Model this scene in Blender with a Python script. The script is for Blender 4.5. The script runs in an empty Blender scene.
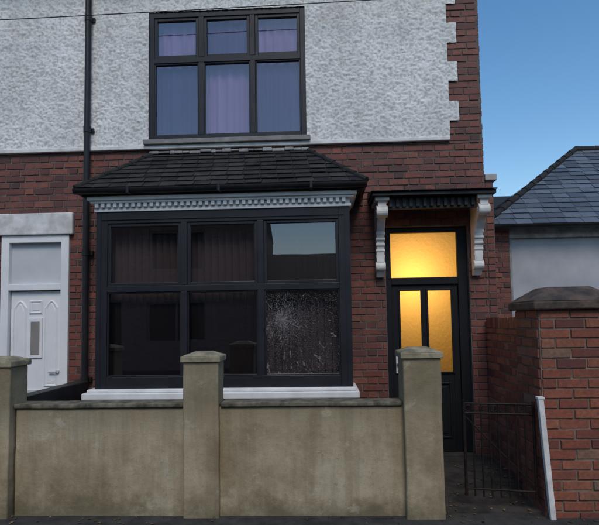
import bpy, math, random
from mathutils import Matrix, Vector, noise
random.seed(7)
scene=bpy.context.scene
scene.view_settings.view_transform='Standard'
scene.view_settings.look='None'
scene.view_settings.exposure=0
Zv=Vector((0,0,1))

# ---------------------------------------------------------------- materials
def new_mat(name):
    m=bpy.data.materials.new(name); m.use_nodes=True
    nt=m.node_tree; nt.nodes.clear()
    out=nt.nodes.new('ShaderNodeOutputMaterial')
    return m,nt,out
def N(nt,t,**kw):
    n=nt.nodes.new(t)
    for k,v in kw.items():
        if k in n.inputs: n.inputs[k].default_value=v
        else: setattr(n,k,v)
    return n
def L(nt,a,b): nt.links.new(a,b)
def ramp(nt,stops,fac):
    r=nt.nodes.new('ShaderNodeValToRGB'); e=r.color_ramp.elements
    while len(e)<len(stops): e.new(0.5)
    for i,(p,c) in enumerate(stops):
        e[i].position=p; e[i].color=(*c,1) if len(c)==3 else c
    L(nt,fac,r.inputs[0]); return r
def mixc(nt,fac,a,b,mode='MIX'):
    n=nt.nodes.new('ShaderNodeMix'); n.data_type='RGBA'; n.blend_type=mode
    for s,v in ((0,fac),(6,a),(7,b)):
        if hasattr(v,'links'): L(nt,v,n.inputs[s])
        elif isinstance(v,(int,float)): n.inputs[s].default_value=v
        else: n.inputs[s].default_value=(*v,1)
    return n.outputs[2]
def coords(nt,scale=(1,1,1)):
    tc=nt.nodes.new('ShaderNodeTexCoord'); mp=nt.nodes.new('ShaderNodeMapping')
    mp.inputs['Scale'].default_value=scale
    L(nt,tc.outputs['Object'],mp.inputs[0]); return mp.outputs[0]
def noise_n(nt,vec,scale,detail=6,rough=0.6):
    n=nt.nodes.new('ShaderNodeTexNoise'); n.inputs['Scale'].default_value=scale
    n.inputs['Detail'].default_value=detail; n.inputs['Roughness'].default_value=rough
    L(nt,vec,n.inputs['Vector']); return n.outputs['Fac']
def bump(nt,h,strength,dist,normal=None):
    b=nt.nodes.new('ShaderNodeBump'); b.inputs['Strength'].default_value=strength
    b.inputs['Distance'].default_value=dist; L(nt,h,b.inputs['Height'])
    if normal: L(nt,normal,b.inputs['Normal'])
    return b.outputs[0]
def bsdf(nt,out,rough=0.8,spec=0.5):
    p=nt.nodes.new('ShaderNodeBsdfPrincipled'); p.inputs['Roughness'].default_value=rough
    p.inputs['Specular IOR Level'].default_value=spec
    L(nt,p.outputs[0],out.inputs[0]); return p
def math_n(nt,op,a,b=None,c=None):
    m=nt.nodes.new('ShaderNodeMath'); m.operation=op
    for i,v in enumerate((a,b,c)):
        if v is None: continue
        if hasattr(v,'links'): L(nt,v,m.inputs[i])
        else: m.inputs[i].default_value=v
    return m.outputs[0]

def simple(name,c1,c2,scale=6,rough=0.7,bs=0.2,bd=0.003,bscale=60,stretch=(1,1,1),spec=0.4,lo=.35,hi=.65):
    m,nt,out=new_mat(name); p=bsdf(nt,out,rough,spec); v=coords(nt,stretch)
    n=noise_n(nt,v,scale)
    r=ramp(nt,[(lo,c1),(hi,c2)],n); L(nt,r.outputs[0],p.inputs['Base Color'])
    L(nt,bump(nt,noise_n(nt,coords(nt),bscale,4),bs,bd),p.inputs['Normal'])
    return m

def brick_mat(name,stops,grime=(.05,.04,.035),gr=.5,rough=.6):
    m,nt,out=new_mat(name); p=bsdf(nt,out,rough,.35)
    a=nt.nodes.new('ShaderNodeAttribute'); a.attribute_name='bcol'
    sep=nt.nodes.new('ShaderNodeSeparateColor'); L(nt,a.outputs['Color'],sep.inputs[0])
    r=ramp(nt,stops,sep.outputs[0])
    v=coords(nt)
    n1=noise_n(nt,v,40,6,.7); n2=noise_n(nt,v,1.7,6,.65)
    c=mixc(nt,ramp(nt,[(.35,(.0,)*3),(.75,(.7,)*3)],n1).outputs[0],r.outputs[0],grime)
    c=mixc(nt,ramp(nt,[(.42,(0,)*3),(.75,(gr,)*3)],n2).outputs[0],c,grime)
    # faint lime bloom on a few bricks
    bl=ramp(nt,[(.62,(0,)*3),(.78,(.28,)*3)],noise_n(nt,coords(nt,(1,1,1.6)),5.5,7,.7)).outputs[0]
    c=mixc(nt,bl,c,(.33,.27,.24))
    L(nt,c,p.inputs['Base Color'])
    L(nt,bump(nt,noise_n(nt,v,90,5,.7),.7,.005),p.inputs['Normal'])
    return m
M={}
M['brick']=brick_mat('red_brick',[(0,(.09,.033,.03)),(.18,(.175,.05,.038)),(.6,(.245,.068,.048)),(.88,(.30,.095,.06)),(1,(.17,.058,.047))],gr=.6)
M['brick_o']=brick_mat('orange_brick',[(0,(.16,.045,.033)),(.25,(.28,.075,.045)),(.65,(.36,.11,.06)),(.92,(.40,.145,.08)),(1,(.27,.17,.12))],gr=.45,rough=.75)
M['mortar']=simple('mortar',(.075,.062,.057),(.16,.135,.12),9,.95,.4,.004,120)
M['mortar_old']=simple('old_mortar',(.11,.085,.07),(.24,.19,.155),9,.95,.4,.004,120)

def stucco():
    m,nt,out=new_mat('painted_roughcast'); p=bsdf(nt,out,.85,.3); v=coords(nt)
    n=noise_n(nt,v,1.3,8,.65); n2=noise_n(nt,v,45,4,.6)
    c=ramp(nt,[(.3,(.58,.575,.56)),(.6,(.77,.77,.76))],n).outputs[0]
    a=nt.nodes.new('ShaderNodeAttribute'); a.attribute_name='hollow_shade'
    # shade painted into the hollows of the roughcast to deepen its relief
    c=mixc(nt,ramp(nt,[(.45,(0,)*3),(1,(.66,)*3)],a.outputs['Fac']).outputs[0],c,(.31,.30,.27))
    v2=coords(nt,(6,6,.35)); n3=noise_n(nt,v2,1.6,6,.6)
    c=mixc(nt,ramp(nt,[(.52,(0,)*3),(.78,(.42,)*3)],n3).outputs[0],c,(.36,.35,.32))
    L(nt,c,p.inputs['Base Color'])
    L(nt,bump(nt,n2,.8,.008,bump(nt,noise_n(nt,v,140,4,.6),.5,.004)),p.inputs['Normal'])
    return m
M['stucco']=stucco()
M['white']=simple('white_masonry_paint',(.68,.67,.65),(.82,.82,.80),5,.6,.25,.002,60)
M['white_old']=simple('weathered_white_paint',(.50,.49,.46),(.78,.77,.75),7,.65,.35,.003,50)
M['upvc_w']=simple('white_upvc',(.74,.75,.76),(.82,.82,.82),3,.3,.03,.001,30)
M['upvc_d']=simple('anthracite_upvc',(.014,.015,.019),(.021,.022,.027),4,.45,.05,.001,40,spec=.3)
M['black']=simple('black_paint',(.012,.012,.013),(.028,.027,.027),8,.5,.2,.002,60,spec=.3)
M['door_d']=simple('black_door_composite',(.007,.008,.010),(.011,.012,.014),12,.5,.3,.001,80,(8,8,1),spec=.25)
M['lead']=simple('lead_flashing',(.16,.165,.17),(.34,.34,.34),7,.6,.3,.003,40)
M['blackgut']=simple('black_plastic',(.012,.012,.014),(.022,.022,.024),6,.4,.05,.001,40,spec=.3)
M['iron']=simple('painted_iron',(.006,.006,.006),(.025,.014,.010),25,.6,.3,.001,120,spec=.25)
M['metal']=simple('satin_metal',(.5,.5,.5),(.6,.6,.6),6,.3,.02,.001,40)
def slate(name,stops,moss=.5,rough=.75,spec=.2):
    m,nt,out=new_mat(name); p=bsdf(nt,out,rough,spec)
    a=nt.nodes.new('ShaderNodeAttribute'); a.attribute_name='bcol'
    sep=nt.nodes.new('ShaderNodeSeparateColor'); L(nt,a.outputs['Color'],sep.inputs[0])
    r=ramp(nt,stops,sep.outputs[0]); v=coords(nt)
    n=noise_n(nt,v,9,8,.7)
    c=mixc(nt,ramp(nt,[(.48,(0,)*3),(.70,(moss,)*3)],n).outputs[0],r.outputs[0],(.06,.06,.04))
    L(nt,c,p.inputs['Base Color'])
    L(nt,bump(nt,noise_n(nt,v,50,6,.7),.6,.005),p.inputs['Normal']); return m
M['slate']=slate('dark_slate',[(0,(.014,.014,.015)),(.5,(.022,.021,.022)),(1,(.038,.036,.036))],.6)
M['slate_b']=slate('blue_slate',[(0,(.06,.072,.095)),(.5,(.095,.115,.15)),(1,(.14,.17,.21))],.35,.55,.4)

def cement():
    m,nt,out=new_mat('cement_render'); p=bsdf(nt,out,.85,.3); v=coords(nt)
    n=noise_n(nt,v,1.9,10,.70)
    c=ramp(nt,[(.30,(.23,.175,.10)),(.44,(.34,.275,.175)),(.56,(.43,.36,.245)),(.70,(.51,.45,.34))],n).outputs[0]
    n3=noise_n(nt,coords(nt,(5,5,.5)),1.7,8,.65)
    c=mixc(nt,ramp(nt,[(.46,(0,)*3),(.70,(.65,)*3)],n3).outputs[0],c,(.21,.165,.095))
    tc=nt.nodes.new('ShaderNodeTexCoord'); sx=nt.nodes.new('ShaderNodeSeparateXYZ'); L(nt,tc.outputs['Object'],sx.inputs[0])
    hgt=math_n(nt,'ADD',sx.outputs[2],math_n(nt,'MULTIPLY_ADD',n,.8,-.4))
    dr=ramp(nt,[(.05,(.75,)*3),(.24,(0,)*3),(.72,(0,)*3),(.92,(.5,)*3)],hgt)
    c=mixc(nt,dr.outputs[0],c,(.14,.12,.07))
    sp=ramp(nt,[(.58,(0,)*3),(.68,(.55,)*3)],noise_n(nt,v,24,6,.75)).outputs[0]
    c=mixc(nt,sp,c,(.22,.185,.12))
    pale=ramp(nt,[(.60,(0,)*3),(.66,(.35,)*3)],noise_n(nt,coords(nt,(1,1,1.3)),4.1,8,.7)).outputs[0]
    c=mixc(nt,pale,c,(.54,.50,.41))
    L(nt,c,p.inputs['Base Color'])
    L(nt,bump(nt,noise_n(nt,v,120,6,.75),.6,.005,bump(nt,noise_n(nt,v,6,5,.6),.6,.02)),p.inputs['Normal'])
    return m
M['cement']=cement()
M['coping']=simple('mossy_coping',(.055,.05,.035),(.20,.18,.13),11,.9,.6,.006,60)
M['capstone']=simple('weathered_cap',(.13,.12,.08),(.35,.30,.20),9,.9,.5,.006,50)
M['capdark']=simple('dark_cap',(.03,.028,.024),(.12,.08,.06),9,.85,.5,.006,50)
M['asphalt']=simple('asphalt',(.035,.035,.037),(.065,.063,.06),3,.85,.8,.006,160)
M['pave']=simple('tarmac_pavement',(.022,.022,.022),(.06,.056,.05),7,.75,.8,.006,140)
M['kerb']=simple('kerb_stone',(.16,.155,.15),(.26,.25,.24),6,.85,.4,.004,60)
M['pale_stone']=simple('pale_stone',(.32,.31,.29),(.48,.46,.43),8,.85,.4,.004,60)
M['conc']=simple('garden_concrete',(.022,.020,.017),(.06,.054,.046),6,.85,.5,.006,60)
M['ground']=simple('ground',(.05,.06,.035),(.10,.09,.06),.5,.95,.3,.01,20)
M['grey']=simple('grey_rendered_wall',(.33,.34,.37),(.45,.46,.49),1.5,.85,.3,.003,50)
M['roadline']=simple('road_paint',(.45,.36,.08),(.65,.5,.1),12,.7,.3,.002,60)
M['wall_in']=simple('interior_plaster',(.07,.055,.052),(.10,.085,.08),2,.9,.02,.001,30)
M['hall']=simple('warm_hall_paint',(.62,.52,.38),(.68,.58,.44),2,.9,.02,.001,30)
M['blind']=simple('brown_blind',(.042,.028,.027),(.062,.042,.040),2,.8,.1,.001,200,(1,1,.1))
M['curtain']=simple('lilac_curtain',(.20,.125,.24),(.28,.18,.33),2,.85,.1,.001,200,(4,4,.2))
M['stone_dull']=simple('sooty_stone',(.20,.19,.17),(.28,.26,.24),3,.8,.2,.002,50)

def glass(name,base=.10,tint=(.9,.9,.92),rough=.01,speckle=None,centre=None):
    m,nt,out=new_mat(name)
    tr=N(nt,'ShaderNodeBsdfTransparent'); tr.inputs[0].default_value=(*tint,1)
    gl=N(nt,'ShaderNodeBsdfGlossy'); gl.inputs['Roughness'].default_value=rough; gl.inputs[0].default_value=(.95,.95,1,1)
    v=coords(nt)
    L(nt,bump(nt,noise_n(nt,v,2.2,1,.4),.06,.012),gl.inputs['Normal'])
    fr=N(nt,'ShaderNodeFresnel'); fr.inputs[0].default_value=1.5
    a=N(nt,'ShaderNodeMath',operation='ADD'); a.use_clamp=True; L(nt,fr.outputs[0],a.inputs[0]); a.inputs[1].default_value=base
    mx=N(nt,'ShaderNodeMixShader'); L(nt,a.outputs[0],mx.inputs[0]); L(nt,tr.outputs[0],mx.inputs[1]); L(nt,gl.outputs[0],mx.inputs[2])
    last=mx.outputs[0]
    if speckle:
        p=N(nt,'ShaderNodeBsdfPrincipled'); p.inputs['Base Color'].default_value=(.42,.40,.41,1); p.inputs['Roughness'].default_value=.3
        L(nt,bump(nt,noise_n(nt,v,160,3,.6),1,.01),p.inputs['Normal'])
        tc=nt.nodes.new('ShaderNodeTexCoord')
        dv=N(nt,'ShaderNodeVectorMath',operation='SUBTRACT'); L(nt,tc.outputs['Object'],dv.inputs[0]); dv.inputs[1].default_value=centre
        sx=nt.nodes.new('ShaderNodeSeparateXYZ'); L(nt,dv.outputs[0],sx.inputs[0])
        X,Z=sx.outputs[0],sx.outputs[2]
        r=math_n(nt,'SQRT',math_n(nt,'ADD',math_n(nt,'MULTIPLY',X,X),math_n(nt,'MULTIPLY',Z,Z)))
        # radial pale streaks: thin in angle, spreading from the centre
        ux=math_n(nt,'DIVIDE',X,math_n(nt,'ADD',r,.002)); uz=math_n(nt,'DIVIDE',Z,math_n(nt,'ADD',r,.002))
        cb=nt.nodes.new('ShaderNodeCombineXYZ'); L(nt,ux,cb.inputs[0]); L(nt,uz,cb.inputs[1]); L(nt,math_n(nt,'MULTIPLY',r,.9),cb.inputs[2])
        rn=noise_n(nt,cb.outputs[0],10,3,.65)
        fall=ramp(nt,[(0,(.26,)*3),(.022,(.12,)*3),(.10,(.05,)*3),(.24,(0,)*3)],r).outputs[0]
        rad=ramp(nt,[(.63,(0,)*3),(.68,(1,)*3)],math_n(nt,'ADD',rn,fall)).outputs[0]
        # fine pale speckles, thinning outwards
        specks=noise_n(nt,coords(nt,(1,1,.8)),120,4,.75)
        k=ramp(nt,[(0,(.17,)*3),(.10,(.115,)*3),(.28,(.07,)*3),(.6,(.045,)*3)],r).outputs[0]
        k2=math_n(nt,'MULTIPLY_ADD',noise_n(nt,coords(nt,(1.6,1,.8)),4.5,4,.55),.16,-.08)
        dd=ramp(nt,[(.60,(0,)*3),(.72,(.6,)*3)],math_n(nt,'ADD',math_n(nt,'ADD',specks,k),k2)).outputs[0]
        f=math_n(nt,'MULTIPLY',math_n(nt,'MAXIMUM',dd,math_n(nt,'MULTIPLY',rad,.7)),speckle)
        m3=N(nt,'ShaderNodeMixShader'); L(nt,f,m3.inputs[0]); L(nt,last,m3.inputs[1]); L(nt,p.outputs[0],m3.inputs[2]); last=m3.outputs[0]
    L(nt,last,out.inputs[0]); return m
M['glass']=glass('window_glass',.085)
M['glass_up']=glass('upper_window_glass',.09)
M['glass_speck']=glass('speckled_glass',.08,speckle=.7,centre=(-.40,-.577,1.56))
def frosted(name,col,k=.12):
    m,nt,out=new_mat(name); v=coords(nt)
    t=N(nt,'ShaderNodeBsdfTranslucent'); t.inputs[0].default_value=(*col,1)
    g=N(nt,'ShaderNodeBsdfGlossy'); g.inputs['Roughness'].default_value=.2
    b=bump(nt,noise_n(nt,v,30,3,.6),.5,.01); L(nt,b,t.inputs['Normal']); L(nt,b,g.inputs['Normal'])
    mx=N(nt,'ShaderNodeMixShader'); mx.inputs[0].default_value=k; L(nt,t.outputs[0],mx.inputs[1]); L(nt,g.outputs[0],mx.inputs[2])
    L(nt,mx.outputs[0],out.inputs[0]); return m
M['frost']=frosted('frosted_glass',(.9,.78,.52),.04)
M['frost_w']=simple('obscured_glass_grey',(.50,.52,.54),(.60,.62,.64),2,.2,.3,.002,90)

# ---------------------------------------------------------------- mesh builder
def empty(name):
    e=bpy.data.objects.new(name,None); scene.collection.objects.link(e); e.empty_display_size=.2; return e
class MB:
    def __init__(s): s.v=[];s.f=[];s.c=[]
    def add(s,vs,fs,c=(.5,.5,.5,1)):
        o=len(s.v); s.v+= [tuple(v) for v in vs]; s.f+=[tuple(i+o for i in f) for f in fs]; s.c+=[c]*len(vs)
    def box(s,x0,x1,y0,y1,z0,z1,c=(.5,.5,.5,1)):
        s.add([(x0,y0,z0),(x1,y0,z0),(x1,y1,z0),(x0,y1,z0),(x0,y0,z1),(x1,y0,z1),(x1,y1,z1),(x0,y1,z1)],
              [(0,3,2,1),(4,5,6,7),(0,1,5,4),(1,2,6,5),(2,3,7,6),(3,0,4,7)],c)
    def frustum(s,x0,x1,y0,y1,z0,z1,ins):
        s.add([(x0,y0,z0),(x1,y0,z0),(x1,y1,z0),(x0,y1,z0),(x0+ins,y0+ins,z1),(x1-ins,y0+ins,z1),(x1-ins,y1-ins,z1),(x0+ins,y1-ins,z1)],
              [(0,3,2,1),(4,5,6,7),(0,1,5,4),(1,2,6,5),(2,3,7,6),(3,0,4,7)])
    def prism_x(s,prof,x0,x1):   # prof list (y,z)
        n=len(prof)
        s.add([(x0,y,z) for y,z in prof]+[(x1,y,z) for y,z in prof],
              [tuple(range(n))[::-1],tuple(range(n,2*n))]+[(i,(i+1)%n,n+(i+1)%n,n+i) for i in range(n)])
    def cyl(s,p0,p1,r,n=14,r1=None):
        p0=Vector(p0);p1=Vector(p1);d=(p1-p0).normalized(); r1=r if r1 is None else r1
        a=d.orthogonal().normalized(); b=d.cross(a)
        vs=[p0+(a*math.cos(t)+b*math.sin(t))*r for t in [2*math.pi*i/n for i in range(n)]]+[p1+(a*math.cos(t)+b*math.sin(t))*r1 for t in [2*math.pi*i/n for i in range(n)]]
        s.add(vs,[tuple(range(n))[::-1],tuple(range(n,2*n))]+[(i,(i+1)%n,n+(i+1)%n,n+i) for i in range(n)])
    def build(s,name,mat,parent=None,bevel=0,smooth=False):
        me=bpy.data.meshes.new(name); me.from_pydata(s.v,[],s.f); 
        ca=me.color_attributes.new('bcol','FLOAT_COLOR','POINT')
        ca.data.foreach_set('color',[x for c in s.c for x in c])
        me.materials.append(mat); me.update()
        ob=bpy.data.objects.new(name,me); scene.collection.objects.link(ob)
        import bmesh
        bm=bmesh.new(); bm.from_mesh(me); bmesh.ops.recalc_face_normals(bm,faces=bm.faces); bm.to_mesh(me); bm.free()
        if parent: ob.parent=parent
        if bevel:
            b=ob.modifiers.new('b','BEVEL'); b.width=bevel; b.segments=2; b.limit_method='ANGLE'
        if smooth:
            for p in me.polygons: p.use_smooth=True
        return ob
def cell_wall(mb,x0,x1,z0,z1,y0,y1,holes):
    xs=sorted({x0,x1,*[h[0] for h in holes],*[h[1] for h in holes]}); xs=[x for x in xs if x0<=x<=x1]
    zs=sorted({z0,z1,*[h[2] for h in holes],*[h[3] for h in holes]}); zs=[z for z in zs if z0<=z<=z1]
    def solid(i,j):
        if i<0 or j<0 or i>=len(xs)-1 or j>=len(zs)-1: return False
        cx=(xs[i]+xs[i+1])/2; cz=(zs[j]+zs[j+1])/2
        return not any(h[0]<cx<h[1] and h[2]<cz<h[3] for h in holes)
    for i in range(len(xs)-1):
        for j in range(len(zs)-1):
            if not solid(i,j): continue
            a,b,c,d=xs[i],xs[i+1],zs[j],zs[j+1]
            mb.add([(a,y0,c),(b,y0,c),(b,y0,d),(a,y0,d)],[(0,1,2,3)])
            mb.add([(a,y1,c),(b,y1,c),(b,y1,d),(a,y1,d)],[(3,2,1,0)])
            if not solid(i-1,j): mb.add([(a,y0,c),(a,y0,d),(a,y1,d),(a,y1,c)],[(0,1,2,3)])
            if not solid(i+1,j): mb.add([(b,y0,c),(b,y0,d),(b,y1,d),(b,y1,c)],[(3,2,1,0)])
            if not solid(i,j-1): mb.add([(a,y0,c),(b,y0,c),(b,y1,c),(a,y1,c)],[(3,2,1,0)])
            if not solid(i,j+1): mb.add([(a,y0,d),(b,y0,d),(b,y1,d),(a,y1,d)],[(0,1,2,3)])
def brick_face(mb,O,U,Nn,W,z0,z1,holes=(),bond='flemish',course=.075,dep=.007):
    O=Vector(O);U=Vector(U).normalized();Nn=Vector(Nn).normalized(); j=.010
    k=0; z=z0
    while z<z1-.02:
        zt=min(z+course,z1); zc=(z+zt)/2
        if bond=='flemish':
            lens=[.225,.1125]; idx=0
            u= -.169*(k%2)
        else:
            lens=[.225,.225]; u=-.1125*(k%2); idx=0
        while u<W:
            l=lens[idx%2]; idx+=1
            segs=[(max(u,0),min(u+l,W))]
            for h in holes:
                if h[2]<zc<h[3]:
                    ns=[]
                    for a,b in segs:
                        if b<=h[0] or a>=h[1]: ns.append((a,b))
                        else:
                            if a<h[0]: ns.append((a,h[0]))
                            if b>h[1]: ns.append((h[1],b))
                    segs=ns
            for a,b in segs:
                if b-a<.03: continue
                c=(random.random(),random.random(),random.random(),1)
                jj=j/2; e=.004
                a2=a+jj+random.uniform(-.002,.002); b2=b-jj+random.uniform(-.002,.002)
                za=z+jj+random.uniform(-.0015,.0015); zb=zt-jj+random.uniform(-.0015,.0015)
                d=dep+random.uniform(-.003,.004); t1=random.uniform(-.0015,.0015)
                P=lambda u_,z_,d_: O+U*u_+Zv*z_+Nn*d_
                mb.add([P(a2,za,-.002),P(b2,za,-.002),P(b2,zb,-.002),P(a2,zb,-.002),
                        P(a2+e,za+e,d+t1),P(b2-e,za+e,d-t1),P(b2-e,zb-e,d-t1),P(a2+e,zb-e,d+t1)],
                       [(4,5,6,7),(0,1,5,4),(1,2,6,5),(2,3,7,6),(3,0,4,7)],c)
            u+=l
        z+=course;k+=1
def slates(mb,BL,BR,TL,TR,rows,w,lift=.012,jit=.004):
    BL,BR,TL,TR=map(Vector,(BL,BR,TL,TR))
    U=(BR-BL).normalized(); n=U.cross((TL-BL)).normalized()
    if n.z<0: n=-n
    S=(TL-BL)-U*((TL-BL).dot(U)); 
    l1=(TL-BL).dot(U); r0=(BR-BL).dot(U); r1=(TR-BL).dot(U)
    for k in range(rows):
        t0=k/rows; t1=min((k+1)/rows+.15/rows,1)
        la,lb=l1*t0,l1*t1; ra,rb=r0+(r1-r0)*t0,r0+(r1-r0)*t1
        u=min(la,lb)-(w/2)*(k%2)-random.random()*.02
        while u<max(ra,rb):
            a0,a1=max(u+.003,la),min(u+w-.003,ra); b0,b1=max(u+.003,lb),min(u+w-.003,rb)
            if a1-a0<.005: a0=a1=min(max((a0+a1)/2,la),ra)
            if b1-b0<.005: b0=b1=min(max((b0+b1)/2,lb),rb)
            if (a1-a0)+(b1-b0)>.02:
                q=random.uniform(0,jit); q2=q+random.uniform(-.002,.002)
                s0=BL+S*t0+n*(lift+q)-S.normalized()*random.uniform(0,.010); s1=BL+S*t1+n*.002
                th=n*.007
                c=(random.random(),random.random(),0,1)
                mb.add([s0+U*a0,s0+U*a1+n*(q2-q),s1+U*b1,s1+U*b0,s0+U*a0-th,s0+U*a1-th],[(0,1,2,3),(4,5,1,0)],c)
            u+=w

# ---------------------------------------------------------------- ground, road
mb=MB(); mb.add([(-400,-400,-.10),(400,-400,-.10),(400,400,-.10),(-400,400,-.10)],[(0,1,2,3)]); mb.build('ground',M['ground'])
mb=MB(); mb.box(-60,60,-9.6,-3.42,-.3,-.06); mb.build('road',M['asphalt'])
mb=MB(); mb.box(-60,60,-3.70,-3.62,-.062,-.056); mb.box(-60,60,-9.3,-9.22,-.062,-.056); mb.build('road_markings',M['roadline'])
mb=MB()
for i in range(-40,40):
    mb.box(i*.9+.004,i*.9+.896,-3.42,-3.30,-.25,.066)
mb.build('kerb',M['kerb'],bevel=.01)
mb=MB(); mb.box(-60,60,-3.30,-1.2,-.25,.06); mb.build('pavement',M['pave'])
mb=MB(); mb.box(-60,60,-11.6,-9.72,-.25,.06); mb.build('pavement',M['pave'])
mb=MB()
for i in range(-40,40): mb.box(i*.9+.004,i*.9+.896,-9.72,-9.6,-.25,.066)
mb.build('kerb',M['kerb'],bevel=.01)
mb=MB(); mb.box(-9,9,-1.6,-.0,-.2,.075); mb.build('garden_path',M['conc'])

# ---------------------------------------------------------------- main house
H=empty('brick_house'); NB=empty('brick_house')
XC=1.80; XP=-2.62
bay=(-2.15,.17,.80,2.60); door=(.70,1.60,.0,2.56); upw=(-1.94,-.14,3.60,5.11)
ndoor=(-3.62,-2.84,.0,2.56); nupw=(-6.9,-5.1,3.60,5.11); nwin=(-6.9,-4.6,.8,2.6)
mb=MB(); cell_wall(mb,XP,XC,0,5.7,0,.25,[bay,door,upw])
mb.box(XC-.25,XC,.25,8,0,5.7); mb.box(XP,XC-.25,7.8,8,0,5.7); mb.build('walls',M['mortar'],H)
mb=MB(); cell_wall(mb,-9,XP,0,5.7,0,.25,[ndoor,nupw,nwin])
mb.box(-9,-8.75,.25,8,0,5.7); mb.box(-8.75,XP,7.8,8,0,5.7); mb.build('walls',M['mortar'],NB)
# brick skins
ZB=3.50
hb=[(h[0]-XP,h[1]-XP,h[2],h[3]) for h in (bay,door)]
mb=MB(); brick_face(mb,(XP,0,0),(1,0,0),(0,-1,0),XC-XP,.02,ZB,hb)
# toothed quoins
z=ZB; k=0
while z<5.65:
    w=.36 if k%2==0 else .25
    brick_face(mb,(XC-w,0,0),(1,0,0),(0,-1,0),w,z,z+.225,bond='stretcher' if k%2 else 'flemish'); z+=.225;k+=1
brick_face(mb,(XC,0,0),(0,1,0),(1,0,0),8,.02,5.7,bond='flemish')
mb.build('brickwork',M['brick'],H)
hb=[(h[0]+9,h[1]+9,h[2],h[3]) for h in (nwin,ndoor,(-3.75,-2.79,2.55,2.80))]
mb=MB(); brick_face(mb,(-9,0,0),(1,0,0),(0,-1,0),XP+9,.02,ZB,hb); mb.build('brickwork',M['brick'],NB)
# roughcast with true relief
def roughcast(name,parent,x0,x1,z0,z1,step,holes,edge=None):
    nx=int(round((x1-x0)/step)); nz=int(round((z1-z0)/step)); vs=[];fs=[];hs=[]
    def xr(zz):
        if not edge: return x1
        k=int((zz-ZB)//.225); return XC-(.36 if k%2==0 else .25)
    for j in range(nz+1):
        zz=z0+(z1-z0)*j/nz
        for i in range(nx+1):
            xx=x0+(x1-x0)*i/nx
            p=Vector((xx,zz,0))
            a=.5*noise.noise(p*13)+.8*noise.noise(p*34+Vector((2,8,1)))+.6*noise.noise(p*68+Vector((5,3,1)))
            h=max(-.35,a)*.013+noise.noise(p*3)*.004
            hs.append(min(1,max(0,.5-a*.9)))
            vs.append((xx,-.026-h,zz))
    for j in range(nz):
        for i in range(nx):
            a=j*(nx+1)+i; cx=x0+(x1-x0)*(i+.5)/nx; cz=z0+(z1-z0)*(j+.5)/nz
            if cx>xr(cz): continue
            if any(h[0]<cx<h[1] and h[2]<cz<h[3] for h in holes): continue
            fs.append((a,a+1,a+nx+2,a+nx+1))
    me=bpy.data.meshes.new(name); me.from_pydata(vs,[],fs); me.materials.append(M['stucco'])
    at=me.attributes.new('hollow_shade','FLOAT','POINT'); at.data.foreach_set('value',hs)  # per-vertex painted shade, strongest in the low spots
    for p in me.polygons: p.use_smooth=True
    o=bpy.data.objects.new(name,me); scene.collection.objects.link(o); o.parent=parent
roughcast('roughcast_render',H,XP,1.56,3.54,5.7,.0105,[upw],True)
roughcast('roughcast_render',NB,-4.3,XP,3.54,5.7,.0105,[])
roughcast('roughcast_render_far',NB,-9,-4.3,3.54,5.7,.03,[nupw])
mb=MB(); mb.box(XP,1.44,-.05,-.001,3.50,3.545); mb.build('render_drip',M['white_old'],H,.008)
mb=MB(); mb.box(-9,XP-.001,-.05,-.001,3.50,3.545); mb.build('render_drip',M['white_old'],NB,.008)
# stone kneeler & lower thickening at the corner
mb=MB(); mb.box(XC+.012,1.90,.02,.40,0,3.05); mb.build('corner_pier_core',M['mortar'],H)
mb=MB(); brick_face(mb,(XC+.012,.02,0),(1,0,0),(0,-1,0),.088,.02,3.05,bond='stretcher'); mb.build('corner_pier_brick',M['brick'],H)
mb=MB(); mb.prism_x([(-.01,3.05),(.42,3.05),(.42,3.22),(-.01,3.12)],XC+.012,1.94); mb.build('kneeler_stone',M['pale_stone'],H,.008)
# main roof
def gable_roof(parent,x0,x1,ye,yb,ze,zr,mat):
    ym=(ye+yb)/2
    mb=MB(); mb.add([(x0,ye,ze),(x1,ye,ze),(x1,ym,zr),(x0,ym,zr),(x1,yb,ze),(x0,yb,ze)],[(0,1,2,3),(3,2,4,5),(0,3,5),(1,4,2),(0,5,4,1)]); mb.build('roof',mat,parent)
gable_roof(H,XP,XC+.1,-.35,8.3,5.7,8.0,M['slate']); gable_roof(NB,-9,XP-.001,-.35,8.3,5.7,8.0,M['slate'])
# interior
mb=MB()
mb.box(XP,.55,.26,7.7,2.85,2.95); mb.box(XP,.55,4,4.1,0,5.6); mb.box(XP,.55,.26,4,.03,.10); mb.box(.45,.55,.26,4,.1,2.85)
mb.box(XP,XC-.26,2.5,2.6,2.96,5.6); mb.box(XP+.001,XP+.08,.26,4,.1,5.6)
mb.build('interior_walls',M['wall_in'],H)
mb=MB()
mb.box(.56,.60,.27,3,.03,2.9);mb.box(1.68,1.72,.27,3,.03,2.9);mb.box(.56,1.72,3,3.05,.03,2.9);mb.box(.56,1.72,.27,3.05,2.9,2.95);mb.box(.56,1.72,.27,3.05,.0,.03)
mb.build('hallway',M['hall'],H)

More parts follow.
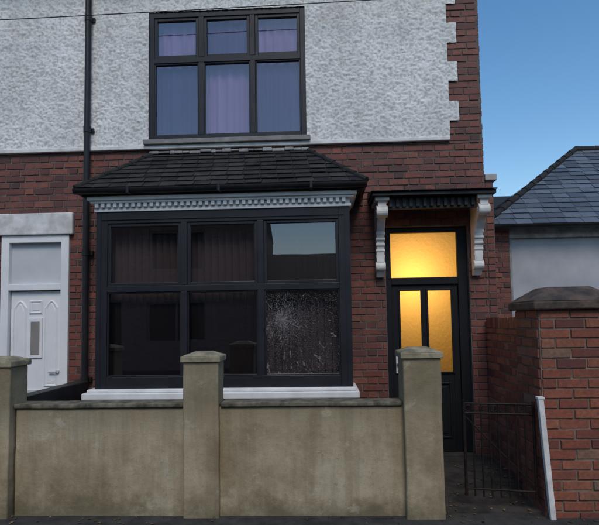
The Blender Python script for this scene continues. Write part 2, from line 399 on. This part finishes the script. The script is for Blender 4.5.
# windows
def window(parent,x0,x1,z0,z1,cols,zt,y,mat,glassm,fr=.055,mu=.06,sash=.035,name='upper_window',depth=.07):
    W=MB(); y0=y;y1=y+depth
    W.box(x0,x0+fr,y0,y1,z0,z1);W.box(x1-fr,x1,y0,y1,z0,z1)
    W.box(x0+fr,x1-fr,y0,y1,z1-fr,z1);W.box(x0+fr,x1-fr,y0,y1,z0,z0+fr)
    W.box(x0+fr,x1-fr,y0+.001,y1,zt-mu/2,zt+mu/2)
    for c in cols:
        W.box(c-mu/2,c+mu/2,y0-.001,y1,z0+fr,zt-mu/2); W.box(c-mu/2,c+mu/2,y0-.001,y1,zt+mu/2,z1-fr)
    W.build(name+'_frame',mat,parent,.004)
    ed=[x0+fr]+[q for c in cols for q in (c-mu/2,c+mu/2)]+[x1-fr]
    S=MB(); panes=[]
    for i in range(0,len(ed),2):
        for r,(a,b) in enumerate(((z0+fr,zt-mu/2),(zt+mu/2,z1-fr))):
            s=sash if r==1 else sash*.45
            xa,xb=ed[i],ed[i+1]
            S.box(xa,xa+s,y0+.012,y1-.01,a,b);S.box(xb-s,xb,y0+.012,y1-.01,a,b);S.box(xa+s,xb-s,y0+.012,y1-.01,b-s,b);S.box(xa+s,xb-s,y0+.012,y1-.01,a,a+s)
            panes.append((xa+s,xb-s,a+s,b-s,i//2,r))
    S.build(name+'_sash',mat,parent,.004)
    for k,(xa,xb,a,b,i,r) in enumerate(panes):
        g=MB(); yy=y0+.035; t=random.uniform(-.0012,.0012); t2=random.uniform(-.0012,.0012)
        g.add([(xa,yy+t,a),(xb,yy-t,a),(xb,yy-t+t2,b),(xa,yy+t+t2,b)],[(0,1,2,3)])
        gm=glassm(i,r) if callable(glassm) else glassm
        g.build(name+'_pane',gm,parent)
window(H,*upw,[-1.335,-.745],4.54,-.012,M['upvc_d'],M['glass_up'],fr=.06)
mb=MB(); mb.box(-1.98,-.10,-.085,.02,3.546,3.60); mb.build('upper_window_sill',M['kerb'],H,.006)
def pleats(name,mat,parent,x0,x1,y,z0,z1,amp,pitch):
    vs=[];fs=[];n=int((x1-x0)/.008)
    for i in range(n+1):
        x=x0+(x1-x0)*i/n; yy=y+amp*math.sin(x/pitch*2*math.pi+4*noise.noise(Vector((x*3,0,0))))
        vs+=[(x,yy,z0),(x,yy+amp*.3,z1)]
    for i in range(n): fs.append((2*i,2*i+2,2*i+3,2*i+1))
    m=MB(); m.add(vs,fs); m.build(name,mat,parent,smooth=True)
pleats('upper_curtain',M['curtain'],H,-1.9,-.18,.11,3.62,5.09,.012,.11)
window(NB,*nupw,[-6.3,-5.7],4.54,-.012,M['upvc_w'],M['glass_up'])
pleats('upper_curtain',M['curtain'],NB,-6.9,-5.1,.13,3.62,5.09,.018,.085)
window(NB,*nwin,[-6.1,-5.4],1.9,.02,M['upvc_w'],M['glass'],name='lower_window')
mb=MB(); mb.box(-8.7,XP,.6,.65,0,5.6); mb.build('interior_walls',M['wall_in'],NB)

# ---------------------------------------------------------------- bay window
BX0,BX1,BY=-2.27,.285,-.60
def gl_bay(i,r):
    return M['glass_speck'] if (i==2 and r==0) else M['glass']
window(H,BX0,BX1,.90,2.665,[-1.375,-.605],1.885,BY-.012,M['upvc_d'],gl_bay,fr=.115,mu=.062,sash=.03,name='bay_window',depth=.085)
for (xa,xb) in ((BX0,BX0+.075),(BX1-.075,BX1)):
    W=MB(); W.box(xa,xb,-.525,-.02,.90,.98); W.box(xa,xb,-.525,-.02,2.56,2.665); W.box(xa+.002,xb-.002,-.525,-.02,1.855,1.915)
    W.box(xa,xb,-.525,-.45,.98,2.56);W.box(xa,xb,-.09,-.02,.98,2.56); W.build('bay_side_frame',M['upvc_d'],H,.004)
    g=MB(); xm=(xa+xb)/2; g.add([(xm,-.45,.98),(xm,-.09,.98),(xm,-.09,2.56),(xm,-.45,2.56)],[(0,1,2,3)]); g.build('bay_side_pane',M['glass'],H)
W=MB(); 
for x in (BX0+.045,BX1-.052): W.box(x,x+.007,BY-.018,BY-.011,.91,2.65)
W.box(BX0+.06,BX1-.06,BY-.022,BY-.011,2.585,2.60)
W.build('bay_frame_trim',M['upvc_d'],H)
mb=MB(); mb.box(-2.37,.34,-.69,-.001,.80,.865); mb.box(-2.33,.31,-.66,-.001,.866,.899); mb.build('bay_sill',M['white'],H,.01)
mb=MB(); mb.box(-2.22,.23,-.60,-.001,.0,.80); mb.build('bay_base_core',M['mortar'],H)
mb=MB(); brick_face(mb,(-2.22,-.60,0),(1,0,0),(0,-1,0),2.45,.05,.80); brick_face(mb,(.23,-.60,0),(0,1,0),(1,0,0),.59,.05,.80); mb.build('bay_base_brick',M['brick'],H)
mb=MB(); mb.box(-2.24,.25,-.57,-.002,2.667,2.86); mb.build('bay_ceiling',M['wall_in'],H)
# cornice
mb=MB()
def ring(z0,z1,o):
    mb.box(BX0-o,BX1+o,BY-o-.012,BY+.03,z0,z1)
    mb.box(BX0-o,BX0+.02,BY+.031,-.002,z0,z1); mb.box(BX1-.02,BX1+o,BY+.031,-.002,z0,z1)
ring(2.668,2.700,.015); ring(2.701,2.750,.004); ring(2.751,2.775,.045); ring(2.776,2.815,.07)
x=BX0
while x<BX1-.02:
    mb.box(x,x+.035,BY-.055,BY-.018,2.708,2.750); x+=.062
mb.build('bay_cornice',M['white'],H,.005)
g=MB()
def gutter(g,p0,p1,r=.05):
    p0=Vector(p0);p1=Vector(p1); d=(p1-p0).normalized(); s=d.cross(Zv)
    n=10; vs=[]
    for p in (p0,p1):
        for rr in (r,r-.006):
            for i in range(n+1):
                t=math.pi*i/n; vs.append(p+s*math.cos(t)*rr-Zv*math.sin(t)*rr)
    m=n+1; fs=[]
    for i in range(n):
        fs+=[(i,i+1,2*m+i+1,2*m+i),(m+i,3*m+i,3*m+i+1,m+i+1)]
    fs+=[(0,2*m,3*m,m),(n,m+n,3*m+n,2*m+n)]
    for o in (0,2*m):
        for i in range(n): fs.append((o+i,o+m+i,o+m+i+1,o+i+1))
        fs.append(tuple(o+i for i in range(n+1)))
    g.add(vs,fs)
gutter(g,(-2.44,-.735,2.875),(.45,-.735,2.875)); gutter(g,(-2.40,-.70,2.87),(-2.40,-.02,2.87),.045); gutter(g,(.41,-.70,2.87),(.41,-.02,2.87),.045)
for x in (-1.9,-1.0,-.1): g.box(x,x+.025,-.79,-.68,2.822,2.885)
g.build('bay_gutter',M['blackgut'],H)
g=MB(); g.box(-2.38,.39,-.678,-.01,2.817,2.862); g.build('bay_soffit',M['black'],H)
# bay roof
A=(-2.44,-.73,2.885);B=(.45,-.73,2.885);C=(-1.87,-.005,3.455);D=(-.16,-.005,3.455);A2=(-2.44,-.005,2.885);B2=(.45,-.005,2.885)
mb=MB(); mb.add([A,B,D,C,A2,B2],[(0,1,2,3),(0,3,4),(1,5,2),(0,4,5,1),(4,3,2,5)]); mb.build('bay_roof_deck',M['black'],H)
mb=MB(); slates(mb,A,B,C,D,8,.17,.013,.008); slates(mb,A2,A,C,C,8,.17,.012); slates(mb,B,B2,D,D,8,.17,.012); mb.build('bay_roof_slates',M['slate'],H)
mb=MB()
for P0,P1 in ((A,C),(B,D)):
    P0=Vector(P0);P1=Vector(P1)
    for i in range(6):
        a=P0.lerp(P1,i/6);b=P0.lerp(P1,(i+1.05)/6); mb.cyl(a+Vector((0,0,.012)),b+Vector((0,0,.006)),.030,10,.026)
mb.build('bay_hip_tiles',M['slate'],H,smooth=False)
mb=MB(); x=-1.92
while x<-.12:
    w=random.uniform(.05,.14); mb.box(x,min(x+w,-.12),-.05-random.uniform(0,.02),-.009,3.45-random.uniform(0,.02),3.470+random.uniform(-.01,.012)); x+=w
mb.build('bay_roof_flashing',M['lead'],H,.008)
# blinds
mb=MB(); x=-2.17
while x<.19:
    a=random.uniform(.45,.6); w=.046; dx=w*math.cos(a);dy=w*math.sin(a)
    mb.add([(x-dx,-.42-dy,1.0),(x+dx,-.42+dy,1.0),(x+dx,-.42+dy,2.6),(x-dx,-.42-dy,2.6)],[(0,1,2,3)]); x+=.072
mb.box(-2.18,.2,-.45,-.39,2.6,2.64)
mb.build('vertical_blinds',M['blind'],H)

# ---------------------------------------------------------------- front door
W=MB(); fy0,fy1=.06,.15
W.box(.70,.765,fy0,fy1,.1,2.55);W.box(1.495,1.60,fy0,fy1,.1,2.55);W.box(.765,1.495,fy0,fy1,2.50,2.55);W.box(.765,1.495,fy0,fy1,1.92,2.0)
W.build('door_frame',M['door_d'],H,.005)
W=MB(); W.box(.60,1.70,-.02,.26,.0,.10); W.build('door_step',M['conc'],H,.01)
W=MB(); dy0,dy1=.085,.135
W.box(.767,.845,dy0,dy1,.105,1.918);W.box(1.425,1.493,dy0,dy1,.105,1.918);W.box(.845,1.425,dy0,dy1,1.865,1.918);W.box(.845,1.425,dy0,dy1,.105,.95);W.box(1.095,1.15,dy0,dy1,.95,1.865)
W.build('front_door',M['door_d'],H,.003)
W=MB()
for a,b in ((.88,1.10),(1.16,1.39)):
    for s in ((a,a+.02,.25,.85),(b-.02,b,.25,.85),(a+.02,b-.02,.25,.27),(a+.02,b-.02,.83,.85)): W.box(s[0],s[1],dy0-.012,dy0-.0005,s[2],s[3])
    W.box(a+.05,b-.05,dy0-.010,dy0-.0005,.30,.80)
for a,b in ((.845,1.095),(1.15,1.425)):
    W.box(a-.008,a+.014,dy0-.012,dy0-.0005,.94,1.875);W.box(b-.014,b+.008,dy0-.012,dy0-.0005,.94,1.875);W.box(a+.015,b-.015,dy0-.012,dy0-.0005,1.851,1.875);W.box(a+.015,b-.015,dy0-.012,dy0-.0005,.94,.964)
W.build('door_mouldings',M['door_d'],H,.004)
W=MB(); W.box(.99,1.25,dy0-.018,dy0-.003,.875,.925); W.box(.795,.825,dy0-.015,dy0-.001,.95,1.15); W.cyl((.81,dy0-.015,1.06),(.81,dy0-.05,1.06),.009); W.cyl((.81,dy0-.05,1.06),(.92,dy0-.05,1.06),.009); W.build('door_hardware',M['metal'],H,.003)
for nm,(a,b,c,d) in (('transom_pane',(.765,1.495,2.0,2.50)),('door_pane',(.845,1.095,.95,1.865)),('door_pane',(1.15,1.425,.95,1.865))):
    g=MB(); g.add([(a,.11,c),(b,.11,c),(b,.11,d),(a,.11,d)],[(0,1,2,3)]); g.build(nm,M['frost'],H)
W=MB(); W.cyl((1.02,.52,2.14),(1.02,.52,2.9),.006); W.cyl((1.02,.52,2.13),(1.02,.52,2.18),.022); W.build('hall_light_fitting',M['upvc_w'],H)
ld=bpy.data.lights.new('hall_lamp','POINT'); ld.energy=17; ld.color=(1,.56,.15); ld.shadow_soft_size=.05
lo=bpy.data.objects.new('hall_lamp',ld); lo.location=(1.02,.54,1.99); scene.collection.objects.link(lo); lo.parent=H

# consoles and canopy
def console(x0,x1):
    c=MB()
    prof=[(-.0,2.77),(-.38,2.77),(-.39,2.70),(-.35,2.62),(-.26,2.56),(-.19,2.48),(-.15,2.38),(-.13,2.26),(-.13,2.16),(-.10,2.06),(-.05,2.0),(0,2.0)]
    c.prism_x([(y-.008,z) for y,z in prof],x0+.015,x1-.015)
    c.cyl((x0,-.345,2.66),(x1,-.345,2.66),.062,18); c.cyl((x0-.006,-.345,2.66),(x1+.006,-.345,2.66),.025,12)
    c.cyl((x0+.005,-.10,2.11),(x1-.005,-.10,2.11),.05,18)
    for i in range(5): z=2.46-i*.06; y=-.185+i*.014; c.cyl((x0+.01,y+.012,z),(x1-.01,y+.012,z),.018,10)
    c.box(x0-.015,x1+.015,-.42,-.008,2.765,2.80)
    c.build('door_console',M['white_old'],H,.004)
console(.575,.69); console(1.615,1.73)
mb=MB(); mb.box(.53,1.775,-.46,-.008,2.801,2.835); mb.box(.70,1.605,-.36,-.33,2.68,2.80); mb.build('canopy_board',M['black'],H,.004)
mb=MB(); x=.705
while x<1.58:
    mb.box(x,x+.035,-.385,-.361,2.70,2.79); x+=.07
mb.build('canopy_dentils',M['black'],H,.004)
a,b,c,d=(.52,-.48,2.84),(1.78,-.48,2.84),(.52,-.008,2.93),(1.78,-.008,2.93)
mb=MB(); slates(mb,a,b,c,d,3,.2,.010); mb.build('canopy_slates',M['slate'],H)
mb=MB(); mb.add([a,b,d,c,(.52,-.008,2.838),(1.78,-.008,2.838)],[(0,1,2,3),(0,3,4),(1,5,2),(0,4,5,1)]); mb.build('canopy_deck',M['black'],H)

# drainpipe
mb=MB(); mb.cyl((XP,-.085,.075),(XP,-.085,5.55),.034,16)
for z in (.9,2.3,3.7,5.0): mb.cyl((XP,-.085,z),(XP,-.085,z+.07),.041,16); mb.box(XP-.06,XP+.06,-.05,-.009,z+.01,z+.06)
mb.build('drainpipe',M['blackgut'],smooth=False)

# ---------------------------------------------------------------- neighbour's door
mb=MB(); mb.box(-3.78,-2.79,-.06,-.001,2.555,2.80); mb.build('door_lintel',M['white_old'],NB,.01)
mb=MB(); mb.box(-3.62,-3.53,-.03,.09,.1,2.553);mb.box(-2.93,-2.84,-.03,.09,.1,2.553);mb.box(-3.53,-2.93,-.03,.09,2.47,2.553);mb.box(-3.53,-2.93,-.03,.09,1.93,2.0); mb.build('door_frame',M['upvc_w'],NB,.005)
mb=MB(); mb.box(-3.52,-2.94,.02,.07,.11,1.92)
def panel(x0,x1,z0,z1,arch=0):
    n=8; pts=[(x0,z0),(x1,z0),(x1,z1-arch)]+([(x0+(x1-x0)*(1-i/n),z1-arch+arch*math.sin(math.pi*i/n)) for i in range(1,n)] if arch else [])+[(x0,z1-arch)]
    cx=(x0+x1)/2; cz=(z0+z1)/2
    def lay(s,y): return [(cx+(x-cx)*s[0],y,cz+(z-cz)*s[1]) for x,z in pts]
    w=(x1-x0);h=(z1-z0)
    l0=lay((1,1),.0195);l1=lay((1-.03/w,1-.03/h),.006);l2=lay((1-.07/w,1-.07/h),.016);l3=lay((1-.09/w,1-.09/h),.009)
    m=len(pts); fs=[]
    for a in range(3): fs+=[(a*m+i,a*m+(i+1)%m,(a+1)*m+(i+1)%m,(a+1)*m+i) for i in range(m)]
    fs.append(tuple(range(3*m,4*m))); fs.append(tuple(range(m))[::-1]); mb.add(l0+l1+l2+l3,fs)
for a,b in ((-3.49,-3.33),(-3.13,-2.97)):
    panel(a,b,.85,1.82,.08)
    panel(a,b,.25,.72)
panel(-3.30,-3.16,.25,.72); panel(-3.31,-3.15,1.66,1.82)
mb.build('front_door',M['upvc_w'],NB,.0)
mb=MB(); mb.box(-3.31,-3.15,.004,.019,1.17,1.62); mb.build('door_light_frame',M['upvc_w'],NB,.006)
mb=MB(); mb.box(-3.28,-3.18,.0,.0035,1.21,1.58); mb.build('door_light',M['stone_dull'],NB)
mb=MB(); mb.box(-3.53,-2.93,.03,.05,2.0,2.47); mb.build('transom_pane',M['frost_w'],NB)
mb=MB(); mb.box(-3.36,-3.10,.005,.019,.77,.82); mb.cyl((-2.97,.0,1.02),(-2.97,.02,1.02),.02); mb.cyl((-2.97,-.02,1.02),(-3.06,-.02,1.02),.009); mb.build('door_hardware',M['metal'],NB,.002)
mb=MB(); mb.box(-3.75,-2.75,-.25,.26,0,.10); mb.build('door_step',M['conc'],NB,.01)

# ---------------------------------------------------------------- garden wall
FW=empty('garden_wall')
def wobble_box(name,x0,x1,y0,y1,z0,z1,mat,parent,amp=.004,step=.05,bev=.012):
    import bmesh
    m=MB(); m.box(x0,x1,y0,y1,z0,z1); o=m.build(name,mat,parent)
    bm=bmesh.new(); bm.from_mesh(o.data)
    for ax,(a,b) in enumerate(((x0,x1),(y0,y1),(z0,z1))):
        n=max(1,int((b-a)/step))
        for i in range(1,n):
            co=[0,0,0]; co[ax]=a+(b-a)*i/n; no=[0,0,0]; no[ax]=1
            bmesh.ops.bisect_plane(bm,geom=bm.verts[:]+bm.edges[:]+bm.faces[:],plane_co=co,plane_no=no)
    for v in bm.verts:
        p=v.co*2.3; q=v.co*11
        v.co+=Vector((noise.noise(p+Vector((9,0,0)))+.4*noise.noise(q),noise.noise(p)+.4*noise.noise(q+Vector((3,3,3))),noise.noise(p+Vector((0,7,0)))+.4*noise.noise(q+Vector((8,1,2)))))*amp
    bm.to_mesh(o.data); bm.free()
    b=o.modifiers.new('b','BEVEL'); b.width=bev; b.segments=3; b.limit_method='ANGLE'; b.angle_limit=math.radians(50)
    for p in o.data.polygons: p.use_smooth=True
    o.data.set_sharp_from_angle(angle=math.radians(40))
    return o
wy0,wy1=-1.65,-1.52
wobble_box('wall_panel',-2.44,.62,wy0,wy1,0,.885,M['cement'],FW,.006)
def capped_pier(x0,x1,y0,y1,h,parent,name='pier'):
    wobble_box(name,x0,x1,y0,y1,0,h-.075,M['cement'],parent,.006)
    c=MB(); c.box(x0-.018,x1+.018,y0-.018,y1+.018,h-.078,h-.035); c.frustum(x0-.018,x1+.018,y0-.018,y1+.018,h-.0345,h,.09); c.build(name+'_cap',M['capstone'],parent,.006)
capped_pier(-1.09,-.815,-1.70,-1.47,1.315,FW); capped_pier(.60,.885,-1.72,-1.44,1.325,FW); capped_pier(-2.74,-2.455,-1.72,-1.46,1.295,FW)
wobble_box('wall_coping',-2.45,-1.10,wy0-.022,wy1+.03,.886,.922,M['coping'],FW,.004,.04,.01)
wobble_box('wall_coping',-.805,.595,wy0-.022,wy1+.03,.886,.922,M['coping'],FW,.004,.04,.01)
NW=empty('garden_wall'); wobble_box('wall_panel',-6.5,-2.76,wy0,wy1,0,.885,M['cement'],NW); wobble_box('wall_coping',-6.5,-2.76,wy0-.02,wy1+.03,.886,.92,M['coping'],NW)
wobble_box('dividing_wall',-2.70,-2.55,-1.44,-.13,0,.93,M['black'],None,.004)

# ---------------------------------------------------------------- side boundary wall + pier
SW=empty('brick_boundary_wall')
px0,px1,py0,py1=1.64,2.22,-1.68,-1.22
mb=MB(); mb.box(px0,px1,py0,py1,0,1.60); mb.box(1.76,1.98,py1,-.01,0,1.44); mb.build('wall_core',M['mortar_old'],SW)
mb=MB()
brick_face(mb,(px0,py0,0),(1,0,0),(0,-1,0),px1-px0,.03,1.60,bond='stretcher',dep=.009)
brick_face(mb,(px0,py1,0),(0,-1,0),(-1,0,0),py1-py0,.03,1.60,bond='stretcher',dep=.009)
brick_face(mb,(px0,py1,0),(1,0,0),(0,1,0),px1-px0,.03,1.60,bond='stretcher')
brick_face(mb,(px1,py1,0),(0,-1,0),(1,0,0),py1-py0,.03,1.60,bond='stretcher')
brick_face(mb,(1.76,-.01,0),(0,-1,0),(-1,0,0),abs(py1)-.01,.03,1.44,bond='flemish',dep=.009)
brick_face(mb,(1.98,-.01,0),(0,-1,0),(1,0,0),abs(py1)-.01,.03,1.44,bond='flemish')
y=py1+.01
while y<-.08:
    mb.box(1.75+random.uniform(-.004,.004),1.99,y,y+.063,1.442,1.545+random.uniform(-.004,.004),(random.random(),0,0,1)); y+=.074
mb.build('brickwork',M['brick_o'],SW)
mb=MB(); mb.box(px0-.05,px1+.05,py0-.05,py1+.05,1.60,1.665); mb.frustum(px0-.05,px1+.05,py0-.05,py1+.05,1.6655,1.78,.17); mb.build('pier_cap',M['capdark'],SW,.012)
wobble_box('front_brick_wall_base',2.23,4.8,-1.6,-1.4,0,1.2,M['cement'],SW)

# gate
G=empty('iron_gate')
mb=MB(); h0=Vector((1.60,-1.60,0)); h1=Vector((1.10,-1.50,0)); dd=(h1-h0)
for z in (.22,.80,.875): mb.cyl(h0+Zv*z,h1+Zv*z,.009,8)
for i in range(9):
    p=h0+dd*(i/8); r=.012 if i in (0,8) else .007
    mb.cyl(p+Zv*.16,p+Zv*(.90 if i in(0,8) else .875),r,8)
mb.cyl(h0+Zv*.25,h1+Zv*.78,.006,6)
for i in range(8):
    p=h0+dd*((i+.5)/8)+Zv*.838; n=12; c=[p+dd.normalized()*.024*math.cos(2*math.pi*k/n)+Zv*.024*math.sin(2*math.pi*k/n) for k in range(n)]
    for k in range(n): mb.cyl(c[k],c[(k+1)%n],.004,5)
mb.build('gate_leaf',M['iron'],G)
mb=MB(); a=Vector((1.665,-1.71,.04)); b=Vector((1.615,-1.70,.93))
mb.cyl(a,b,.028,4); mb.cyl(b,b+Zv*.02,.036,4); mb.build('gate_post',M['white_old'],None,.004)

# ---------------------------------------------------------------- garage
GA=empty('garage')
gy=2.0
mb=MB(); mb.box(2.42,2.76,gy,gy+.2,0,2.86); mb.box(2.42,2.62,gy+.2,6,0,2.86); mb.box(2.42,9,6,6.2,0,2.86); mb.box(8.8,9,gy,6,0,2.86); mb.build('walls',M['mortar'],GA)
mb=MB(); brick_face(mb,(2.42,gy,0),(1,0,0),(0,-1,0),.34,.02,2.86); brick_face(mb,(2.42,6,0),(0,-1,0),(-1,0,0),4,.02,2.86); mb.build('brickwork',M['brick'],GA)
mb=MB(); mb.box(2.762,8.79,gy+.06,gy+.18,0,2.86); mb.build('grey_rendered_front',M['grey'],GA)
mb=MB(); mb.box(2.762,8.79,gy+.01,gy+.059,2.70,2.86); mb.box(2.765,2.80,gy+.02,gy+.059,0,2.70); mb.build('lintel_board',M['lead'],GA,.006)
e0=(2.36,1.86,2.88);e1=(9.2,1.86,2.88);t0=(4.75,4.0,4.62);t1=(6.9,4.0,4.62);b0=(2.36,6.2,2.88);b1=(9.2,6.2,2.88)
mb=MB(); mb.add([e0,e1,t1,t0,b0,b1],[(0,1,2,3),(0,3,4),(4,3,2,5),(1,5,2),(0,4,5,1)]); mb.build('roof_deck',M['black'],GA)
mb=MB(); slates(mb,e0,e1,t0,t1,17,.24,.014,.009); slates(mb,b0,e0,t0,t0,17,.24,.014,.009); mb.build('roof_slates',M['slate_b'],GA)
mb=MB()
P0=Vector(e0);P1=Vector(t0)
for i in range(13):
    mb.cyl(P0.lerp(P1,i/13)+Zv*.02,P0.lerp(P1,(i+1.05)/13)+Zv*.012,.055,10,.048)
P0=Vector(t0);P1=Vector(t1)
for i in range(6): mb.cyl(P0.lerp(P1,i/6)+Zv*.02,P0.lerp(P1,(i+1.02)/6)+Zv*.015,.06,10,.055)
mb.build('hip_tiles',M['slate'],GA)
g=MB(); gutter(g,(2.34,1.80,2.87),(9.2,1.80,2.87),.055); g.build('gutter',M['blackgut'],GA)
OB=empty('outbuilding')
mb=MB(); mb.box(4.4,6.6,7.2,10,0,4.2); mb.build('walls',M['mortar'],OB)
mb=MB(); mb.add([(4.2,7,4.2),(6.8,7,4.2),(6.8,8.6,4.85),(4.2,8.6,4.85),(6.8,10.2,4.2),(4.2,10.2,4.2)],[(0,1,2,3),(3,2,4,5),(0,3,5),(1,4,2)]); mb.build('roof',M['slate'],OB)

# ---------------------------------------------------------------- opposite terrace (seen in reflections)
def brick_shader(name):
    m,nt,out=new_mat(name); p=bsdf(nt,out,.8,.3)
    tc=nt.nodes.new('ShaderNodeTexCoord'); sx=nt.nodes.new('ShaderNodeSeparateXYZ'); cx=nt.nodes.new('ShaderNodeCombineXYZ'); L(nt,tc.outputs['Object'],sx.inputs[0])
    ad=N(nt,'ShaderNodeMath',operation='ADD'); L(nt,sx.outputs[0],ad.inputs[0]); L(nt,sx.outputs[1],ad.inputs[1]); L(nt,ad.outputs[0],cx.inputs[0]); L(nt,sx.outputs[2],cx.inputs[1])
    b=nt.nodes.new('ShaderNodeTexBrick'); b.inputs['Scale'].default_value=1; b.inputs['Brick Width'].default_value=.225; b.inputs['Row Height'].default_value=.075; b.inputs['Mortar Size'].default_value=.008
    b.inputs['Color1'].default_value=(.28,.15,.12,1); b.inputs['Color2'].default_value=(.38,.21,.17,1); b.inputs['Mortar'].default_value=(.28,.25,.23,1)
    L(nt,cx.outputs[0],b.inputs['Vector']); L(nt,b.outputs['Color'],p.inputs['Base Color']); return m
M['obrick']=brick_shader('opposite_brick')
for k,(xa,xb) in enumerate(((-19,-13.5),(-13.5,-8),(-8,-2.2),(-2.2,2.4),(3.0,8.5),(11,16.5))):
    low=(k==3)
    T=empty('brick_house'); ho=[(xa+.6,xa+1.5,.06,2.3),(xa+2.3,xa+4.2,.9,2.2)]+([] if low else [(xa+2.4,xa+4.2,3.2,4.5)])
    ev=2.8 if low else 5.0; rg=4.1 if low else 7.0
    mb=MB(); cell_wall(mb,xa,xb,0,ev,-12.25,-12.0,ho); mb.box(xa,xb,-18,-17.8,0,ev); mb.box(xa+.001,xa+.2,-17.8,-12.25,0,ev);mb.box(xb-.2,xb-.001,-17.8,-12.25,0,ev); mb.build('walls',M['obrick'],T)
    gable_roof(T,xa,xb,-11.7,-18.3,ev,rg,M['slate'])
    mb=MB(); mb.box(xb-.8,xb-.1,-15.4,-14.7,rg-.4,rg+.9); mb.build('chimney',M['obrick'],T)
    mb=MB()
    for a,b,c,d in ho:
        mb.box(a,a+.06,-12.12,-12.04,c,d);mb.box(b-.06,b,-12.12,-12.04,c,d);mb.box(a+.06,b-.06,-12.12,-12.04,d-.06,d);mb.box(a+.06,b-.06,-12.12,-12.04,c,c+.06)
        if b-a>1.2: mb.box((a+b)/2-.03,(a+b)/2+.03,-12.12,-12.04,c+.06,d-.06)
    mb.build('frames',M['stone_dull'],T)
    mb=MB()
    for a,b,c,d in ho: mb.box(a,b,-12.2,-12.17,c,d)
    mb.build('dark_panes',M['black'],T)

# overhead cable
cu=bpy.data.curves.new('overhead_cable','CURVE'); cu.dimensions='3D'; cu.bevel_depth=.005
sp=cu.splines.new('POLY'); n=40; sp.points.add(n)
for i in range(n+1):
    x=-9+18*i/n; z=5.02+.045*x/3+.002*(x*x)*.5; sp.points[i].co=(x,-.22,z,1)
o=bpy.data.objects.new('overhead_cable',cu); scene.collection.objects.link(o); cu.materials.append(M['blackgut'])

# fallen leaves and litter
mb=MB()
for i in range(230):
    if random.random()<.6: x=random.uniform(.9,1.75);y=random.uniform(-1.7,-.2); 
    else: x=random.uniform(-4,4);y=-1.68-abs(random.gauss(0,.16))
    if x>1.6 and -1.7<y<-1.2: continue
    z=.064; s=random.uniform(.008,.022); a=random.uniform(0,6.3)
    if y>-1.6: z=.08
    pts=[]
    for k in range(6):
        t=a+k*math.pi/3; r=s*(1 if k%3==0 else .55); pts.append((x+r*math.cos(t),y+r*math.sin(t),z+random.uniform(0,.010)))
    mb.add(pts,[tuple(range(6))],(random.random(),0,0,1))
M['leaf']=slate('dead_leaves',[(0,(.05,.03,.018)),(.6,(.11,.065,.03)),(1,(.22,.16,.08))],.2)
mb.build('fallen_leaves',M['leaf'])

# ---------------------------------------------------------------- light
SE=math.radians(48); SR=math.radians(171)
w=bpy.data.worlds.new('World'); scene.world=w; w.use_nodes=True; nt=w.node_tree; nt.nodes.clear()
sky=nt.nodes.new('ShaderNodeTexSky'); sky.sky_type='NISHITA'; sky.sun_disc=False; sky.sun_elevation=SE; sky.sun_rotation=SR; sky.ozone_density=1.0; sky.air_density=1.25; sky.dust_density=.4
hs=nt.nodes.new('ShaderNodeHueSaturation'); hs.inputs['Saturation'].default_value=1.3
bg=nt.nodes.new('ShaderNodeBackground'); bg.inputs[1].default_value=.15; wo=nt.nodes.new('ShaderNodeOutputWorld')
L(nt,sky.outputs[0],hs.inputs['Color']); L(nt,hs.outputs[0],bg.inputs[0]); L(nt,bg.outputs[0],wo.inputs[0])
sd=bpy.data.lights.new('sun','SUN'); sd.energy=1.6; sd.angle=math.radians(24); sd.color=(1,.91,.78)
so=bpy.data.objects.new('sun',sd); scene.collection.objects.link(so)
dirv=Vector((math.sin(SR)*math.cos(SE),math.cos(SR)*math.cos(SE),math.sin(SE)))
so.rotation_euler=dirv.to_track_quat('Z','Y').to_euler()

# ---------------------------------------------------------------- camera
yaw=math.radians(2.5);pitch=math.radians(3.8);roll=math.radians(-0.9)
R=Matrix.Rotation(yaw,3,'Z')@Matrix.Rotation(math.radians(90)+pitch,3,'X')@Matrix.Rotation(roll,3,'Z')
cd=bpy.data.cameras.new('camera'); cd.sensor_width=36; cd.lens=520/599*36; cd.shift_y=23/599; cd.clip_end=1500
co=bpy.data.objects.new('camera',cd); scene.collection.objects.link(co)
co.matrix_world=Matrix.Translation((0,-5.72,1.55))@R.to_4x4()
scene.camera=co
